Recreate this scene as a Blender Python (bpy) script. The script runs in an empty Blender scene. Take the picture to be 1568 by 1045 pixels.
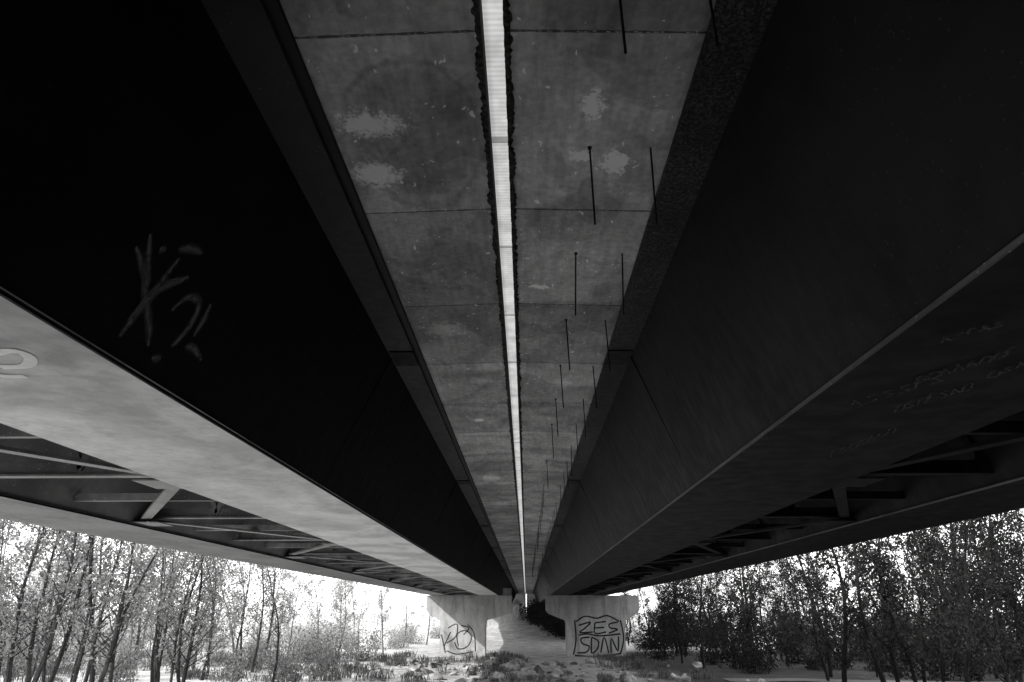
import bpy, math, random, bmesh
import numpy as np
from mathutils import Vector, Euler, noise
random.seed(7); rng=np.random.default_rng(7)
EYE=4.5
sc=bpy.context.scene
F=1150.0; CX,CY=784.0,522.5
PITCH=math.radians(19.86); YAW=math.radians(1.03)
cam=bpy.data.cameras.new("camera"); camo=bpy.data.objects.new("camera",cam)
sc.collection.objects.link(camo); sc.camera=camo
cam.sensor_width=36; cam.lens=36*F/1568; cam.clip_end=4000; cam.clip_start=0.05
camo.location=(0,0,EYE); camo.rotation_euler=(math.pi/2+PITCH,0,YAW)
RM=camo.rotation_euler.to_matrix()
def hit(px,py,p0,n):
    d=RM@Vector(((px-CX)/F,(CY-py)/F,-1)); o=Vector((0,0,EYE))
    t=(p0-o).dot(n)/d.dot(n); return o+d*t
# ---------- light
EL=math.radians(33); AZ=math.radians(38)
sd=Vector((-math.cos(EL)*math.cos(AZ),-math.cos(EL)*math.sin(AZ),math.sin(EL)))
sl=bpy.data.lights.new("sun","SUN"); sl.energy=5; sl.angle=math.radians(.5); sl.color=(1,.985,.96)
so=bpy.data.objects.new("sun",sl); sc.collection.objects.link(so); so.rotation_euler=sd.to_track_quat('Z','Y').to_euler()
w=bpy.data.worlds.new("World"); sc.world=w; w.use_nodes=True
nt=w.node_tree; nt.nodes.clear()
sky=nt.nodes.new("ShaderNodeTexSky"); sky.sky_type='NISHITA'; sky.sun_disc=False
sky.sun_elevation=EL; sky.sun_rotation=math.atan2(sd.x,sd.y)
bw=nt.nodes.new("ShaderNodeRGBToBW"); bg=nt.nodes.new("ShaderNodeBackground"); wo=nt.nodes.new("ShaderNodeOutputWorld")
sky_lift=nt.nodes.new("ShaderNodeMath"); sky_lift.operation='MULTIPLY_ADD'; sky_lift.inputs[1].default_value=.5; sky_lift.inputs[2].default_value=16  # even brightness added to the sky: whitens it, lifts light under the deck
nt.links.new(sky.outputs[0],bw.inputs[0]); nt.links.new(bw.outputs[0],sky_lift.inputs[0]); nt.links.new(sky_lift.outputs[0],bg.inputs[0]); nt.links.new(bg.outputs[0],wo.inputs[0])
bg.inputs[1].default_value=.15
sc.view_settings.view_transform='Standard'
# ---------- material helpers
class M:
    def __init__(s,name,rough=.7,spec=.3):
        s.m=bpy.data.materials.new(name); s.m.use_nodes=True; s.t=s.m.node_tree
        s.b=s.t.nodes["Principled BSDF"]; s.out=s.t.nodes["Material Output"]
        s.b.inputs["Roughness"].default_value=rough; s.b.inputs["Specular IOR Level"].default_value=spec
        s.pos=s.t.nodes.new("ShaderNodeNewGeometry").outputs["Position"]
    def N(s,t,**k):
        n=s.t.nodes.new(t)
        for a,b in k.items(): setattr(n,a,b)
        return n
    def L(s,a,b): s.t.links.new(a,b)
    def inp(s,sock,v):
        if isinstance(v,(int,float)): sock.default_value=v
        elif isinstance(v,tuple): sock.default_value=v
        else: s.L(v,sock)
    def math(s,op,a,b=0,c=0,clamp=False):
        n=s.N("ShaderNodeMath",operation=op,use_clamp=clamp)
        for i,v in enumerate((a,b,c)): s.inp(n.inputs[i],v)
        return n.outputs[0]
    def noise(s,scale=1,detail=5,sx=1,sy=1,sz=1,rough=.55,dist=0):
        mp=s.N("ShaderNodeMapping"); s.L(s.pos,mp.inputs[0]); mp.inputs["Scale"].default_value=(sx,sy,sz)
        n=s.N("ShaderNodeTexNoise"); s.L(mp.outputs[0],n.inputs["Vector"])
        n.inputs["Scale"].default_value=scale; n.inputs["Detail"].default_value=min(detail,5); n.inputs["Roughness"].default_value=rough
        n.inputs["Distortion"].default_value=dist
        return n.outputs["Fac"]
    def ramp(s,x,a,b,lo,hi):
        n=s.N("ShaderNodeMapRange",interpolation_type='SMOOTHSTEP'); s.inp(n.inputs[0],x)
        for i,v in zip((1,2,3,4),(a,b,lo,hi)): n.inputs[i].default_value=v
        return n.outputs[0]
    def base(s,v): s.L(v,s.b.inputs["Base Color"])
    def bump(s,h,st=.3,d=.02):
        n=s.N("ShaderNodeBump"); n.inputs["Strength"].default_value=st; n.inputs["Distance"].default_value=d
        s.L(h,n.inputs["Height"]); s.L(n.outputs[0],s.b.inputs["Normal"])
    def xyz(s):
        n=s.N("ShaderNodeSeparateXYZ"); s.L(s.pos,n.inputs[0]); return n.outputs
    def ell(s,X,Y,x,y,rx,ry):
        dx=s.math('DIVIDE',s.math('SUBTRACT',X,x),rx); dy=s.math('DIVIDE',s.math('SUBTRACT',Y,y),ry)
        return s.math('SQRT',s.math('ADD',s.math('MULTIPLY',dx,dx),s.math('MULTIPLY',dy,dy)))
def simple(name,v,var=.3,scale=3,rough=.7,spec=.3,**k):
    m=M(name,rough,spec); n=m.noise(scale,4,**k); m.base(m.ramp(n,.3,.7,v*(1-var),v*(1+var))); return m
def steel(name,v,rough=.5,spec=.4,speck=.35,fine=False):
    m=M(name,rough,spec); n=m.noise(.9,5,sy=.5); n2=m.noise(7,3,sz=.25)
    a=m.ramp(n,.3,.72,v*.5,v*1.5); a=m.math('MULTIPLY',a,m.ramp(n2,.3,.7,.86,1.14))
    sp=m.ramp(m.noise(30,1),.71,.76,0,v*8*speck); a=m.math('ADD',a,sp)
    if fine:
        a=m.math('MULTIPLY',a,m.ramp(m.noise(38,2),.42,.65,.6,3)); m.bump(m.noise(38,2),.5,.01)
    m.base(a); m.L(m.ramp(n2,.3,.7,rough-.06,rough+.1),m.b.inputs["Roughness"])
    return m.m
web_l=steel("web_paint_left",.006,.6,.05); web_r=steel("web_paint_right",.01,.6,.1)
flg_l=steel("flange_paint",.022,.6,.15); flg_r=steel("flange_paint_scaly",.018,.6,.15,fine=True); lip=steel("lip_lit_paint",.09,.5,.4)  # lip: light caught along the edge is put into a paler colour
brc=steel("bracing_paint",.2,.5,.4); outer=steel("outer_girder_paint",.1,.5,.4); brc_r=steel("bracing_paint_shaded",.012,.6,.12)  # right bracing: same paint, darkened in colour for the shaded side
def plate(name,lo,hi,rough,spec,near=1):
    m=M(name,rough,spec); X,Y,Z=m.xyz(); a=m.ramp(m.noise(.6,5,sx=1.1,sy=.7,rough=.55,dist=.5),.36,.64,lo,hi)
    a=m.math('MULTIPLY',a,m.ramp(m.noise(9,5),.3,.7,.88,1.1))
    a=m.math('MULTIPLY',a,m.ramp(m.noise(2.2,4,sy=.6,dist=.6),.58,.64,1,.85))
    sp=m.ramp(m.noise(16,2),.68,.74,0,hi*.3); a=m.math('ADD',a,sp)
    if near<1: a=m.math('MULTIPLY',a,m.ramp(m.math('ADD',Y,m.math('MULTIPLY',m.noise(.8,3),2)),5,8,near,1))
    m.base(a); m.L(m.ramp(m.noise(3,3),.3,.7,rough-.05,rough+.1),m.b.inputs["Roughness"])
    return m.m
bot_l=plate("bottom_plate_lit",.4,.72,.4,.5,.5); bot_r=plate("bottom_plate_shaded",.006,.013,.6,.1)  # same plates: ground bounce on the left, shade on the right, put into colour
def slabmat():
    m=M("slab_concrete",.75,.25); X,Y,Z=m.xyz()
    a=m.ramp(m.noise(.8,5,sx=1.5,rough=.6,dist=.4),.32,.68,.3,.5)
    a=m.math('MULTIPLY',a,m.ramp(m.noise(14,4),.25,.75,.82,1.16))
    a=m.math('MULTIPLY',a,m.ramp(m.noise(5,4,sx=3,sy=.35),.35,.7,1.08,.84))
    p=m.math('DIVIDE',m.math('SUBTRACT',Y,4.44-26.08),2.608)
    fl=m.math('FLOOR',p); side=m.math('MULTIPLY',m.math('GREATER_THAN',X,-.2),37.3)
    wn=m.N("ShaderNodeTexWhiteNoise",noise_dimensions='1D'); m.L(m.math('ADD',fl,side),wn.inputs["W"])
    a=m.math('MULTIPLY',a,m.ramp(wn.outputs[0],0,1,.8,1.2))
    fr=m.math('FRACT',p); e=m.math('ABSOLUTE',m.math('SUBTRACT',fr,.5))
    a=m.math('MULTIPLY',a,m.ramp(m.math('ADD',e,m.math('MULTIPLY',m.noise(9,2),.01)),.4985,.502,1,.2))
    n3=m.noise(.45,2,dist=.6); a=m.math('MULTIPLY',a,m.ramp(n3,.52,.55,1,.74))
    n5=m.noise(.9,3,sx=1.4,dist=.9); a=m.math('MULTIPLY',a,m.ramp(n5,.56,.6,1,.8))
    d=m.math('ADD',m.ell(X,Y,-.98,5.85,.62,1.05),m.math('MULTIPLY',m.noise(1.1,3),.7)); a=m.math('MULTIPLY',a,m.ramp(d,1.1,1.42,.66,1))
    ring=m.math('ABSOLUTE',m.math('SUBTRACT',d,1.36)); a=m.math('MULTIPLY',a,m.ramp(ring,0,.08,.72,1))
    a=m.math('ADD',a,m.ramp(m.noise(16,1,sy=.55,dist=.5),.71,.75,0,.5))
    big=m.noise(9,5,sx=1.3,rough=.85)
    for (x,y,rx,ry,am) in [(-1.33,5.5,.44,.3,.6),(-1.42,6.3,.38,.34,.6),(.583,5.29,.15,.28,.7),(.88,6.14,.19,.26,1.3),(.54,6.05,.16,.12,1.3),
        (-1.03,16.3,.18,.22,.9),(.2,9.07,.19,.12,.8),(-1.2,10.6,.5,.5,.25),(-1.1,24,.5,.8,.4),(.7,13.5,.3,.5,.15)]:
        v=m.math('SUBTRACT',m.math('MULTIPLY',big,2.5),m.ell(X,Y,x,y,rx,ry))
        a=m.math('ADD',a,m.ramp(v,.45,1.0,0,am))
    a=m.math('MINIMUM',a,.9)
    m.base(a); m.bump(m.noise(25,3),.25,.01)
    return m.m
slab=slabmat()
dark=simple("dark_sealant",.035,.7,20,.9).m
haunch=simple("haunch_dark",.006).m
def concmat(name,v):
    m=M(name,.85,.2); a=m.ramp(m.noise(1.2,5,sz=.35),.3,.7,v*.75,v*1.15)
    a=m.math('MULTIPLY',a,m.ramp(m.noise(9,3),.3,.7,.88,1.1)); a=m.math('MULTIPLY',a,m.ramp(m.noise(3,3,sz=.08),.55,.72,1,.65))
    m.base(a); return m.m
conc=concmat("pier_concrete",.48)
rodm=simple("rod_steel",.01,.3,10,.6).m
stone=M("riprap_stone",.9,.2); stone.base(stone.math('MULTIPLY',stone.ramp(stone.noise(.9,2),.35,.65,.1,.5),stone.ramp(stone.noise(6,4),.3,.7,.7,1.15))); stone=stone.m
g=M("ground_soil",.95,.1); X,Y,Z=g.xyz()
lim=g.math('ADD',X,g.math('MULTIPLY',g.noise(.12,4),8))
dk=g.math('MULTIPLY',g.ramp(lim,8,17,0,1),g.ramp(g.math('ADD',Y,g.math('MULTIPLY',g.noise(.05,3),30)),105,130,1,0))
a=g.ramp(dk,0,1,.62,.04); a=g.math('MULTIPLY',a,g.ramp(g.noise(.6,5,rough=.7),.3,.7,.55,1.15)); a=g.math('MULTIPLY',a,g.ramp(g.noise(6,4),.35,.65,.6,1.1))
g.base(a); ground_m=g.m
def leafmat(name,v,tr):
    m=M(name,.6,.3); a=m.ramp(m.noise(2.5,2),.3,.7,v*.45,v*1.5)
    d=m.N("ShaderNodeBsdfDiffuse"); m.L(a,d.inputs[0])
    t=m.N("ShaderNodeBsdfTranslucent"); m.L(a,t.inputs[0]); mx=m.N("ShaderNodeMixShader"); mx.inputs[0].default_value=tr
    m.L(d.outputs[0],mx.inputs[1]); m.L(t.outputs[0],mx.inputs[2]); m.L(mx.outputs[0],m.out.inputs[0]); return m.m
leaf_l=leafmat("leaf_sunlit",.22,.45); leaf_f=leafmat("leaf_hazed",.36,.4); leaf_r=leafmat("leaf_shaded",.028,.3)  # same foliage: left sunlight, distance haze and right-side shade put into leaf tone
bark_l=simple("bark_grey",.025,.5,5,.9,sz=.3).m; bark_f=simple("bark_hazed",.12,.4,5,.9,sz=.3).m; bark_r=simple("bark_shaded",.006,.5,5,.9,sz=.3).m  # far bark lightened for haze, right bark darkened for shade
# ---------- mesh helpers
def empty(name,loc=(0,0,0)):
    o=bpy.data.objects.new(name,None); o.location=loc; sc.collection.objects.link(o); return o
def mesh(name,v,f,mats,parent=None,mi=None,smooth=False,uv=None):
    me=bpy.data.meshes.new(name); me.from_pydata([tuple(p) for p in v],[],f)
    for m in (mats if isinstance(mats,list) else [mats]): me.materials.append(m)
    if mi is not None: me.polygons.foreach_set("material_index",mi)
    if smooth: me.polygons.foreach_set("use_smooth",[True]*len(me.polygons))
    if uv is not None:
        l=me.uv_layers.new(name="UVMap"); l.data.foreach_set("uv",np.array(uv,dtype=np.float32).ravel())
    me.update(); o=bpy.data.objects.new(name,me); sc.collection.objects.link(o)
    if parent: o.parent=parent
    return o
class B:
    def __init__(s): s.v=[];s.f=[]
    def prism(s,prof,y0,y1):
        n=len(prof); b=len(s.v)
        ar=sum(prof[i][0]*prof[(i+1)%n][1]-prof[(i+1)%n][0]*prof[i][1] for i in range(n))
        if ar<0: prof=prof[::-1]
        for y in (y0,y1):
            for (x,z) in prof: s.v.append((x,y,z+EYE))
        for i in range(n):
            j=(i+1)%n; s.f.append((b+i,b+j,b+n+j,b+n+i))
        s.f.append(tuple(range(b,b+n))); s.f.append(tuple(range(b+2*n-1,b+n-1,-1)))
    def box(s,x0,x1,y0,y1,z0,z1): s.prism([(x0,z0),(x1,z0),(x1,z1),(x0,z1)],y0,y1)
    def beam(s,p,q,w,h):
        p=Vector(p);q=Vector(q);d=(q-p).normalized(); up=Vector((0,0,1)) if abs(d.z)<.95 else Vector((0,1,0))
        sdv=d.cross(up).normalized()*w/2; u=sdv.cross(d).normalized()*h/2; b=len(s.v)
        for c in (p,q):
            for a in (-sdv-u,sdv-u,sdv+u,-sdv+u): s.v.append(tuple(c+a+Vector((0,0,EYE))))
        for i in range(4): j=(i+1)%4; s.f.append((b+i,b+j,b+4+j,b+4+i))
        s.f+= [(b+3,b+2,b+1,b),(b+4,b+5,b+6,b+7)]
    def out(s,name,m,parent=None,bevel=0,**k):
        o=mesh(name,s.v,s.f,m,parent,**k)
        if bevel:
            bm=o.modifiers.new("bev","BEVEL"); bm.width=bevel; bm.segments=2; bm.limit_method='ANGLE'
        return o
Y0,Y1=-9,185; H=4.0; ZB=1.78; PY=88.5
def bridge(sg,P):
    E=empty("highway_bridge")
    def px(l): return [(sg*x,z) for x,z in l]
    b=B(); e=P['edge']; fl=P['flg']; hw=P['hw']
    b.prism(px([(e,4.045),(P['sl'],4.0),(P['deck']-.6,4.0),(P['deck'],4.15),(P['deck'],4.4),(e,4.32)]),Y0,Y1); b.out("deck_slab",slab,E)
    b=B(); b.box(*sorted((sg*(P['deck']-.25),sg*(P['deck']+.02))),Y0,Y1,4.405,5.3); b.out("parapet",conc,E)
    for nm,(t0,t1,b0,b1,wm,bm_) in P['girders'].items():
        b=B(); b.prism(px([(t0,3.93),(t1,3.93),(b1,ZB+.035),(b0,ZB+.035)]),Y0,PY*2); b.out(nm+"_webs",wm,E)
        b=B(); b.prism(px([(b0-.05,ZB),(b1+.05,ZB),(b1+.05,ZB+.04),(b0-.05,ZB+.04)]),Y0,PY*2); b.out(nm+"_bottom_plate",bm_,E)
        b=B(); b.prism(px([(b0-.055,ZB-.003),(b0-.03,ZB-.003),(b0-.03,ZB+.024),(b0-.055,ZB+.024)]),Y0,PY*2); b.out(nm+"_drip_edge",P['lip'],E)
        b=B(); 
        b.prism(px([(t0-.39,3.905),(t0+.02,3.905),(t0+.02,3.95),(t0-.39,3.95)]),Y0,PY*2)
        b.prism(px([(t1-.02,3.905),(t1+.39,3.905),(t1+.39,3.95),(t1-.02,3.95)]),Y0,PY*2); b.out(nm+"_top_flanges",fl,E)
        b=B(); b.prism(px([(t0-hw,3.951),(t0+.1,3.951),(t0+.1,4.03),(t0-hw,4.03)]),Y0,PY*2)
        b.prism(px([(t1-.1,3.951),(t1+hw,3.951),(t1+hw,4.03),(t1-.1,4.03)]),Y0,PY*2); b.out(nm+"_haunch",haunch,E)
        b=B()
        for y in (11.6,24,37,50,63,76,101,114):
            b.prism(px([(t0-.395,3.885),(t0-.01,3.885),(t0-.01,3.904),(t0-.395,3.904)]),y-.35,y+.35)
            b.prism(px([(t0-.005,3.9),(t0+.02,3.9),(b0+.02,ZB+.05),(b0-.005,ZB+.05)]),y-.012,y+.012)
        b.out(nm+"_splice_plates",wm,E)
    gi,go=P['girders']['inner_girder'],P['girders']['outer_girder']
    a0,a1=gi[3],go[2]; c0,c1=gi[1],go[0]
    b=B(); y=.6; k=0
    while y<PY*2-4:
        s=sg
        b.beam((s*(a0-.02),y,ZB+.2),(s*(a1+.02),y,ZB+.2),.2,.03); b.beam((s*(a0-.02),y,ZB+.3),(s*(a1+.02),y,ZB+.3),.03,.2)
        b.beam((s*(c0-.1),y,3.6),(s*(c1+.1),y,3.6),.16,.16)
        mid=(a0+a1)/2
        b.beam((s*mid,y,ZB+.3),(s*(c0+.1),y,3.55),.1,.1); b.beam((s*mid,y,ZB+.3),(s*(c1-.1),y,3.55),.1,.1)
        b.beam((s*(a0+.15),y,ZB+.2),(s*(a0+.5),y,3.6),.16,.16)
        b.beam((s*(a1-.15),y,ZB+.2),(s*(a1-.5),y,3.6),.16,.16)
        yn=y+5.45; 
        if k%2==0: b.beam((s*(a0+.1),y,ZB+.16),(s*(a1-.1),yn,ZB+.16),.2,.05)
        else: b.beam((s*(a1-.1),y,ZB+.16),(s*(a0+.1),yn,ZB+.16),.2,.05)
        b.beam((s*(a0+.1),y+2.7,ZB+.26),(s*(a1-.1),y+2.7,ZB+.26),.1,.14)
        gx=a0+.3 if k%2==0 else a1-.3
        b.box(*sorted((s*(gx-.3),s*(gx+.35))),y-.4,y+.4,ZB+.06,ZB+.08)
        y=yn;k+=1
    b.out("cross_bracing",P['br'],E)
    v=[];f=[];y=-2.0; x0=e-.012; 
    while y<PY*2:
        st=.035 if y<25 else (.1 if y<60 else .5)
        n=noise.noise(Vector((y*3,sg*5,0))); n2=random.random()
        wdt=.036+.03*n+.03*n2; dp=.02+.02*random.random()
        b0_=len(v)
        v+= [(sg*x0,y,4.33+EYE),(sg*(x0-.006*n2),y,4.03-dp+EYE),(sg*(x0+wdt*.6),y,4.03-dp*(.4+random.random())+EYE),(sg*(x0+wdt),y,4.046+EYE)]
        if b0_>0:
            for i in range(3): f.append((b0_-4+i,b0_-3+i,b0_+1+i,b0_+i))
        y+=st
    mesh("edge_sealant",v,f,dark,E)
    v=[];f=[]
    for kx in range(0,40):
        yj=4.44+2.608*kx; x=e+.1
        while x<P['sl']-.02:
            if random.random()<.55:
                h=random.uniform(.004,.02); wd=random.uniform(.01,.05); z=4.045-(x-e)/(P['sl']-e)*.045+EYE; bb=len(v); o=random.uniform(-.006,.006)
                v+=[(sg*x,yj+o-.004,z),(sg*(x+wd),yj+o-.004,z),(sg*(x+wd*.6),yj+o,z-h),(sg*x,yj+o+.006,z),(sg*(x+wd),yj+o+.006,z)]
                f+=[(bb,bb+1,bb+2),(bb+3,bb+2,bb+4),(bb,bb+2,bb+3),(bb+1,bb+4,bb+2)]
            x+=random.uniform(.03,.07)
    mesh("joint_fins",v,f,conc,E)
    for py in (PY,PY*2-2):
        c0_,c1_,k0,k1=P['pier']
        b=B(); zt=ZB-.13
        b.prism(px([(c0_,zt),(c1_,zt),(c1_,.25),(c1_-.25,-.05),(k1+.1,-.75),(k1,-1.2),(k1,-5.2),(k0,-5.2),(k0,-1.2),(k0-.1,-.75),(c0_+.25,-.05),(c0_,.25)]),py,py+2.4)
        b.out("pier",conc,E,bevel=.12)
        b=B(); b.box(*sorted((sg*c0_-sg*.03,sg*(c0_+.8))),py+.3,py+2.2,zt-.02,zt+.85); b.out("pier_upstand",conc,E,bevel=.04)
        b=B()
        for gg in (gi,go):
            for xx in (gg[2]+.5,gg[3]-.5): b.box(*sorted((sg*(xx-.3),sg*(xx+.3))),py+.8,py+1.5,zt-.01,ZB-.002)
        b.out("bearings",rodm,E)
    b=B(); b.box(*sorted((sg*.1,sg*P['deck'])),Y0-1.2,Y0-.01,-5,4.4); b.out("abutment_wall",conc,E)
    b=B(); b.box(*sorted((sg*.1,sg*P['deck'])),Y1+.01,Y1+1.2,-5,4.4); b.out("abutment_wall",conc,E)
    return E
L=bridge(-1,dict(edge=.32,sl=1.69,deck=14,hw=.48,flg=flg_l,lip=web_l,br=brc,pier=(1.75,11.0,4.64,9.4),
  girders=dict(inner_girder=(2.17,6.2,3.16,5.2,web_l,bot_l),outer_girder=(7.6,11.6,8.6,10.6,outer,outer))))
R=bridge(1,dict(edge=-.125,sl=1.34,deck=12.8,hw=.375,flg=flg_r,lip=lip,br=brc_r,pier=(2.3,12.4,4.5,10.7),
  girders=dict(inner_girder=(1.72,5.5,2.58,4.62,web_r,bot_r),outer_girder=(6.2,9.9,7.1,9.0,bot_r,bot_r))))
pl=(Vector((-2.17,0,3.93+EYE)),Vector((2.11,0,-.99)).normalized())
# ---------- translucent cover over the gap
m=M("translucent_panel",.5,.2); X,Y,Z=m.xyz()
rib=m.math('SINE',m.math('MULTIPLY',Y,2*math.pi/.06)); c=m.ramp(rib,-1,1,.185,.22)
c=m.math('MULTIPLY',c,m.ramp(m.noise(3,4),.3,.7,.74,1.1))
c=m.math('MULTIPLY',c,m.ramp(m.math('ABSOLUTE',m.math('ADD',X,.3)),.0,.05,.75,1))
d=m.N("ShaderNodeBsdfDiffuse"); m.L(c,d.inputs[0])
t=m.N("ShaderNodeBsdfTranslucent"); m.L(c,t.inputs[0]); mx=m.N("ShaderNodeMixShader"); mx.inputs[0].default_value=.9
m.L(d.outputs[0],mx.inputs[1]); m.L(t.outputs[0],mx.inputs[2]); m.L(mx.outputs[0],m.out.inputs[0]); panel=m.m
G=empty("gap_cover")
v=[(-.5,Y0,4.36+EYE),(.05,Y0,4.36+EYE),(.05,Y1,4.36+EYE),(-.5,Y1,4.36+EYE)]; mesh("translucent_sheet",v,[(0,1,2,3)],panel,G)
m=M("lap_strip"); t=m.N("ShaderNodeBsdfTranslucent"); t.inputs[0].default_value=(.5,.5,.5,1); m.L(t.outputs[0],m.out.inputs[0]); lapm=m.m
v=[];f=[]; y=6.19-2.32*3; k=0
while y<Y1:
    wd=.06 if k%3 else .11; b0=len(v); zz=4.352+EYE
    v+=[(-.48,y,zz),(.03,y,zz),(.03,y+wd,zz),(-.48,y+wd,zz)]; f.append((b0,b0+1,b0+2,b0+3)); y+=2.32;k+=1
mesh("sheet_laps",v,f,lapm,G)
# ---------- hanging rods on right deck
def cyl(v,f,p,q,r0,r1,n=6):
    d=(q-p).normalized(); a=d.orthogonal().normalized(); c=d.cross(a); b=len(v)
    for (c0,r) in ((p,r0),(q,r1)):
        for i in range(n):
            t=2*math.pi*i/n; v.append(tuple(c0+(a*math.cos(t)+c*math.sin(t))*r))
    for i in range(n): j=(i+1)%n; f.append((b+i,b+j,b+n+j,b+n+i))
v=[];f=[]
for k in range(0,36):
    y=5.9+2.16*(k-1)
    for x in (.61,1.17):
        if k>2 and random.random()<.08: continue
        p=Vector((x+random.uniform(-.015,.015),y,4.03+EYE)); q=p+Vector((random.uniform(-.04,.04),random.uniform(-.04,.04),-.78+random.uniform(-.05,.02)))
        cyl(v,f,p,q,.009,.009); cyl(v,f,p,p-Vector((0,0,.025)),.02,.02,8)
mesh("hanging_rods",v,f,rodm,R)
# ---------- graffiti ribbons
def paint(name,v,fuzz=.5,cover=.55,rough=.6,spec=.3):
    m=M(name,rough,spec); m.base(m.ramp(m.noise(5,3),.3,.7,v*.8,v*1.0))
    uv=m.N("ShaderNodeUVMap"); s=m.N("ShaderNodeSeparateXYZ"); m.L(uv.outputs[0],s.inputs[0])
    d=m.math('ABSOLUTE',m.math('SUBTRACT',s.outputs[1],.5)); a=m.ramp(d,.5-.5*fuzz,.5,1,0)
    a=m.math('MULTIPLY',a,m.ramp(m.noise(12,4),.3,.6,cover,1)); m.L(a,m.b.inputs["Alpha"]); return m.m
def strokes(name,plane,strk,wid,mat,parent,off=.004,taper=False):
    p0,n=plane; v=[];f=[];uv=[]
    for si,st in enumerate(strk):
        if len(st)>2:
            pts=[]
            for i in range(len(st)-1):
                a=Vector(st[max(i-1,0)]);b_=Vector(st[i]);c_=Vector(st[i+1]);d=Vector(st[min(i+2,len(st)-1)])
                for t in (0,.25,.5,.75): pts.append(.5*((2*b_)+(c_-a)*t+(2*a-5*b_+4*c_-d)*t*t+(3*b_-a-3*c_+d)*t**3))
            pts.append(Vector(st[-1]))
        else: pts=[Vector(st[0]).lerp(Vector(st[1]),t) for t in (0,.25,.5,.75,1)]
        P=[hit(p[0],p[1],p0,n)+n*(off+si*.0007) for p in pts]; b0=len(v)
        for i,p in enumerate(P):
            k=math.sin(math.pi*(.08+.84*i/(len(P)-1)))**.6 if taper else 1
            tg=(P[min(i+1,len(P)-1)]-P[max(i-1,0)]).normalized(); s_=tg.cross(n).normalized()*wid*k*random.uniform(.9,1.1)/2
            v+=[p-s_,p+s_]
        for i in range(len(P)-1):
            f.append((b0+2*i,b0+2*i+1,b0+2*i+3,b0+2*i+2)); uv+=[(0,0),(0,1),(1,1),(1,0)]
    return mesh(name,v,f,mat,parent,uv=uv)
strokes("web_graffiti",pl,[[(230,358),(226,400),(222,450),(228,500),(226,530)],[(208,378),(222,420),(224,440)],[(274,396),(240,440),(200,490),(182,515)],[(288,425),(240,445),(195,490)],
  [(246,378),(250,386)],[(272,382),(290,380),(308,388)],[(262,475),(285,455),(303,462),(295,490),(272,520),(260,530)],[(322,465),(310,490),(295,515)],[(282,530),(296,534),(306,552)],[(232,545),(244,550)]],.13,paint("spray_faint",.12,1),L,taper=True)
bl=(Vector((0,0,ZB+EYE)),Vector((0,0,-1)))
strokes("plate_graffiti",bl,[[(-60,575),(-10,542),(25,538),(46,548),(40,560),(0,562)],[(-30,570),(10,576),(40,576)]],.12,paint("spray_white",.98,.3,1,.4,.5),L)
gr=[]
def word(x0,y0,x1,y1,n,h):
    for i in range(n):
        t=i/n; x=x0+(x1-x0)*t; y=y0+(y1-y0)*t; w_=(x1-x0)/n*.7
        k=random.randint(0,3)
        if k==0: gr.append([(x,y),(x+w_*.3,y-h),(x+w_,y-h*1.1)])
        elif k==1: gr.append([(x,y),(x+w_,y-h*.3),(x+w_*1.3,y-h),(x+w_*.4,y-h*.8),(x,y)])
        elif k==2: gr.append([(x+w_,y-h),(x+w_*.2,y-h*.7),(x+w_*.9,y-h*.4),(x,y)])
        else: gr.append([(x,y),(x+w_*.6,y-h)]); gr.append([(x+w_*.3,y-h*.9),(x+w_*1.1,y-h*.3)])
word(1272,700,1372,658,7,10); word(1370,630,1490,592,7,12); word(1400,585,1560,535,8,12); word(1510,575,1600,545,4,10); word(1440,520,1540,490,5,10); word(1300,620,1450,575,6,14)
strokes("plate_graffiti",bl,gr,.035,paint("spray_grey",.05,.9,.2),R,off=.004)
pp=(Vector((0,PY,0)),Vector((0,-1,0)))
blk=paint("spray_black",.01,.15,.9); blk2=paint("spray_dark_grey",.03,.4,.6)
strokes("pier_graffiti",pp,[[(886,958),(904,953),(896,962),(888,969),(908,968)],[(911,954),(928,952)],[(911,954),(911,970),(928,968)],[(911,962),(925,961)],[(946,953),(933,956),(935,962),(946,964),(932,970)],
 [(903,976),(890,978),(892,986),(902,990),(898,999),(884,1000)],[(906,976),(916,982),(915,993),(906,1000),(906,976)],[(920,1000),(925,976),(932,1000)],[(936,1000),(936,978),(946,997),(947,975)],
 [(882,952),(896,944),(914,947),(930,943),(948,952)],[(886,973),(900,971),(918,974),(950,971)],[(880,950),(882,980),(878,1003)],[(950,950),(955,978),(950,1002)],[(880,1004),(915,1006),(950,1001)]],.17,blk,R,off=.006)
strokes("pier_graffiti",pp,[[(686,962),(700,956),(698,975),(684,985)],[(702,990),(700,972),(712,966),(722,975),(716,990),(702,994),(696,984)],[(716,957),(726,970),(728,998)],[(684,997),(700,1002),(724,998)],[(706,958),(718,962),(710,972)],[(690,968),(680,990)],[(676,972),(682,1000)]],.15,blk2,L,off=.006)
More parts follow.
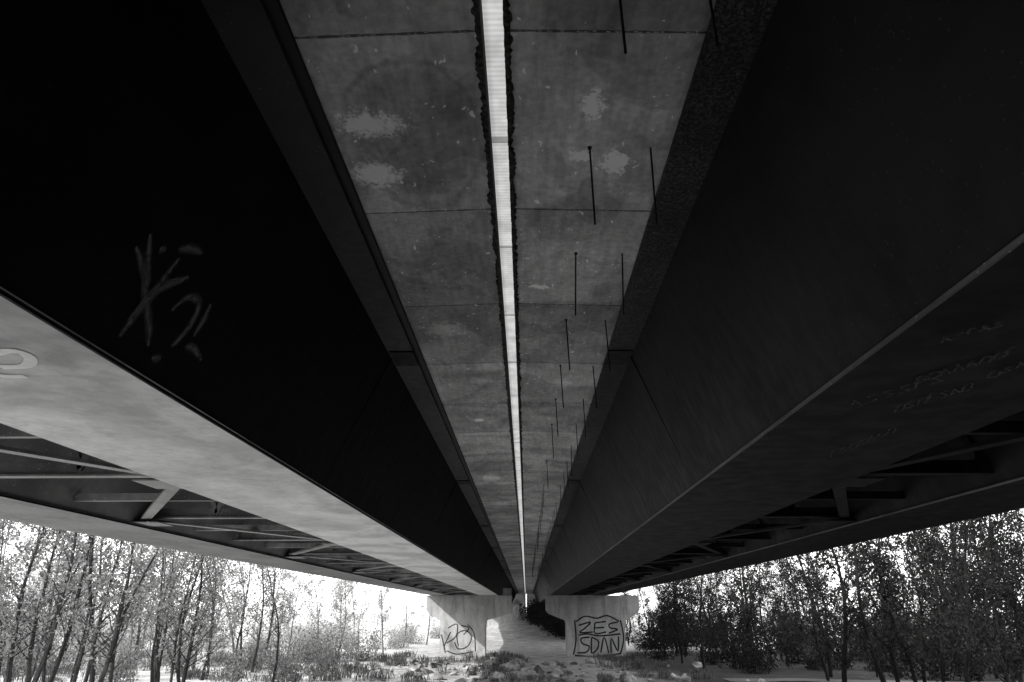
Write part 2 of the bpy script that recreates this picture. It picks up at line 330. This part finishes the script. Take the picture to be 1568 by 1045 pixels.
# ---------- ground
def gz(x,y):
    z=0
    t=min(max((14-y)/9.5,0),1); z=2.9*t*t*(3-2*t)
    if y>120: 
        u=min((y-120)/60,1); z=3.2*u*u*(3-2*u)*(1 if x>-2 else max(0,1-(-2-x)/12))
    if abs(x)>16: z+= .25*noise.noise(Vector((x*.05,y*.05,0)))*min((abs(x)-16)/10,1)
    return z+.08*noise.noise(Vector((x*.3,y*.3,2)))
def axis(lo,hi,c0,c1,fine,coarse):
    a=[];x=lo
    while x<hi:
        a.append(x); x+= fine if c0<x<c1 else coarse
    return a+[hi]
xs=[-1500,-600,-250]+axis(-120,120,-30,30,1.0,5)+[250,600,1500]; ys=[-1200,-400,-100]+axis(-40,200,-10,100,1.0,5)+[300,700,2500]
v=[(x,y,gz(x,y)) for y in ys for x in xs]; nx=len(xs)
f=[(j*nx+i,j*nx+i+1,(j+1)*nx+i+1,(j+1)*nx+i) for j in range(len(ys)-1) for i in range(nx-1)]
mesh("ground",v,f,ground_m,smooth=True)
v=[];f=[]
for i in range(40):
    x=14+i*1.2; y=58-.1*i; v+=[(x,y-1.3,gz(x,y-1.3)+.05),(x,y+1.3,gz(x,y+1.3)+.05)]
    if i: b0=len(v); f.append((b0-4,b0-2,b0-1,b0-3))
mesh("gravel_path",v,f,simple("gravel",.08,.3,8,.9).m)
# ---------- grass and weeds (one mesh)
v=[];f=[]
def blade(x,y,h):
    z=gz(x,y); a=random.uniform(0,6.28); l=random.uniform(.1,.5)*h; w_=random.uniform(.012,.03); dx,dy=math.cos(a),math.sin(a); b=len(v)
    v.extend([(x-dy*w_,y+dx*w_,z-.03),(x+dy*w_,y-dx*w_,z-.03),(x+dx*l*.4+dy*w_*.7,y+dy*l*.4-dx*w_*.7,z+h*.6),(x+dx*l,y+dy*l,z+h),(x+dx*l*.4-dy*w_*.7,y+dy*l*.4+dx*w_*.7,z+h*.6)])
    f.append((b,b+1,b+2,b+3,b+4))
for i in range(1300):
    x=random.uniform(-42,14); y=random.uniform(54,88)
    if noise.noise(Vector((x*.16,y*.16,5)))<(.0 if x<-9 else .12): continue
    hh=random.uniform(.2,.7)
    for j in range(22): blade(x+random.gauss(0,.25),y+random.gauss(0,.25),hh*random.uniform(.6,1.3))
mesh("grass",v,f,leafmat("grass_blades",.16,.35))
# ---------- riprap
bm=bmesh.new()
for i in range(210):
    x=random.gauss(-1.5,6); y=random.uniform(55,76)
    s=random.uniform(.15,.55)*(1 if random.random()<.8 else 2)
    c=Vector((x,y,gz(x,y)+s*.1)); e=Euler((random.uniform(-.4,.4),random.uniform(-.4,.4),random.uniform(0,6)))
    R3=e.to_matrix(); sx,sy,sz=s*random.uniform(.7,1.3),s*random.uniform(.6,1),s*random.uniform(.35,.7)
    vs=[]
    for k in range(14):
        d=Vector((random.gauss(0,1),random.gauss(0,1),random.gauss(0,1))).normalized()
        vs.append(bm.verts.new(c+R3@Vector((d.x*sx,d.y*sy,d.z*sz))))
    r=bmesh.ops.convex_hull(bm,input=vs)
    dl=[q for q in r['geom_interior'] if isinstance(q,bmesh.types.BMVert)]
    bmesh.ops.delete(bm,geom=dl,context='VERTS')
me=bpy.data.meshes.new("riprap_rocks"); bm.to_mesh(me); me.materials.append(stone); sc.collection.objects.link(bpy.data.objects.new("riprap_rocks",me))
# ---------- trees
def leaves(v,f,cen,n,spread,size):
    P=rng.normal(0,1,(n,3))*spread+cen
    A=rng.normal(0,1,(n,3)); A/=np.linalg.norm(A,axis=1)[:,None]; Bv=np.cross(A,rng.normal(0,1,(n,3))); Bv/=np.linalg.norm(Bv,axis=1)[:,None]
    s=size*rng.uniform(.6,1.3,(n,1))
    for i in range(n):
        b=len(v); p=P[i];a=A[i]*s[i];c=Bv[i]*s[i]*.55
        v+=[tuple(p-a),tuple(p+c),tuple(p+a),tuple(p-c)]; f.append((b,b+1,b+2,b+3))
def finish(name,v,f,nb,mats):
    me=bpy.data.meshes.new(name); me.from_pydata(v,[],f)
    for m_ in mats: me.materials.append(m_)
    mi=np.zeros(len(f),dtype=np.int32); mi[nb:]=1; me.polygons.foreach_set("material_index",mi); me.update(); return me
def treemesh(name,h,nl,mats,seed,size=.09,lean=.05,low=.3,skip=.25,rr=.008):
    random.seed(seed); v=[];f=[]; tips=[]
    p=Vector((0,0,-.3)); d=Vector((random.gauss(0,lean),random.gauss(0,lean),1)).normalized(); r=h*rr; n=12; step=h/n; pts=[]
    for i in range(n):
        q=p+d*step; r2=r*(.88); cyl(v,f,p,q,r,r2,6); pts.append((q,r2,i/n)); p=q; r=r2
        d=(d+Vector((random.gauss(0,.09),random.gauss(0,.09),.04))).normalized()
    for q,r,t in pts:
        if t<low*.6: continue
        for _ in range(random.randint(2,4)):
            az=random.uniform(0,6.28); up=random.uniform(.5,1.3); bd=Vector((math.cos(az),math.sin(az),up)).normalized()
            L_=h*random.uniform(.1,.24)*(1.15-t*.7); bp=q-Vector((0,0,random.uniform(0,step))); br=max(r*.45,.014)
            for s in range(4):
                bq=bp+bd*L_/4; cyl(v,f,bp,bq,br,br*.7,4); br*=.72; bd=(bd+Vector((random.gauss(0,.18),random.gauss(0,.18),random.gauss(.05,.12)))).normalized(); bp=bq
                if s>0:
                    tips.append(bq)
                    td=(bd+Vector((random.gauss(0,.7),random.gauss(0,.7),random.gauss(0,.4)))).normalized(); tq=bq+td*L_*.3; cyl(v,f,bq,tq,.012,.006,3); tips.append(tq)
    nb=len(f); per=max(1,nl//len(tips))
    for tpt in tips:
        if random.random()<skip: continue
        leaves(v,f,np.array(tpt),int(per*random.uniform(.3,2.2)),random.uniform(.12,.38),size)
    return finish(name,v,f,nb,mats)
def put(me,name,x,y,s=1):
    o=bpy.data.objects.new(name,me); sc.collection.objects.link(o); o.location=(x,y,gz(x,y)-.05); o.rotation_euler=(0,0,random.uniform(0,6.28)); o.scale=(s,s,s*random.uniform(.92,1.08)); return o
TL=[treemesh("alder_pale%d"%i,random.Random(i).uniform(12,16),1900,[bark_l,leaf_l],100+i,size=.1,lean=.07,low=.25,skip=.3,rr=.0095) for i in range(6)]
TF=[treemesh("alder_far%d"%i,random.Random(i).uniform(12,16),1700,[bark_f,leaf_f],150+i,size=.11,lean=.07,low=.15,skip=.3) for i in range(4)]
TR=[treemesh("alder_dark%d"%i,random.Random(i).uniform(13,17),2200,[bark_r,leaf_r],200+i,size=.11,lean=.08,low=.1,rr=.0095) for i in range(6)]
def shrub(name,mats,seed,n=1800,h=2.2,w_=1.6):
    random.seed(seed); v=[];f=[];tips=[]
    for i in range(26):
        az=random.uniform(0,6.28); p=Vector((random.gauss(0,w_*.4),random.gauss(0,w_*.4),-.1)); d=Vector((math.cos(az)*.35,math.sin(az)*.35,1)).normalized(); r=.02; L_=h*random.uniform(.5,1.3)
        for s in range(5):
            q=p+d*L_/5; cyl(v,f,p,q,r,r*.75,3); r*=.75; p=q; d=(d+Vector((random.gauss(0,.2),random.gauss(0,.2),0))).normalized(); tips.append(q)
    nb=len(f)
    for t in tips: leaves(v,f,np.array(t),int(n/len(tips)*random.uniform(.3,1.8)),.25,.095)
    return finish(name,v,f,nb,mats)
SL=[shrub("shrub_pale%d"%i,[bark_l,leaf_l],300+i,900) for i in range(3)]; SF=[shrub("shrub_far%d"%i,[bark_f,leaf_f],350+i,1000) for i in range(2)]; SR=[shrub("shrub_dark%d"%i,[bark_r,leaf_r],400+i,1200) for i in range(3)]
random.seed(11)
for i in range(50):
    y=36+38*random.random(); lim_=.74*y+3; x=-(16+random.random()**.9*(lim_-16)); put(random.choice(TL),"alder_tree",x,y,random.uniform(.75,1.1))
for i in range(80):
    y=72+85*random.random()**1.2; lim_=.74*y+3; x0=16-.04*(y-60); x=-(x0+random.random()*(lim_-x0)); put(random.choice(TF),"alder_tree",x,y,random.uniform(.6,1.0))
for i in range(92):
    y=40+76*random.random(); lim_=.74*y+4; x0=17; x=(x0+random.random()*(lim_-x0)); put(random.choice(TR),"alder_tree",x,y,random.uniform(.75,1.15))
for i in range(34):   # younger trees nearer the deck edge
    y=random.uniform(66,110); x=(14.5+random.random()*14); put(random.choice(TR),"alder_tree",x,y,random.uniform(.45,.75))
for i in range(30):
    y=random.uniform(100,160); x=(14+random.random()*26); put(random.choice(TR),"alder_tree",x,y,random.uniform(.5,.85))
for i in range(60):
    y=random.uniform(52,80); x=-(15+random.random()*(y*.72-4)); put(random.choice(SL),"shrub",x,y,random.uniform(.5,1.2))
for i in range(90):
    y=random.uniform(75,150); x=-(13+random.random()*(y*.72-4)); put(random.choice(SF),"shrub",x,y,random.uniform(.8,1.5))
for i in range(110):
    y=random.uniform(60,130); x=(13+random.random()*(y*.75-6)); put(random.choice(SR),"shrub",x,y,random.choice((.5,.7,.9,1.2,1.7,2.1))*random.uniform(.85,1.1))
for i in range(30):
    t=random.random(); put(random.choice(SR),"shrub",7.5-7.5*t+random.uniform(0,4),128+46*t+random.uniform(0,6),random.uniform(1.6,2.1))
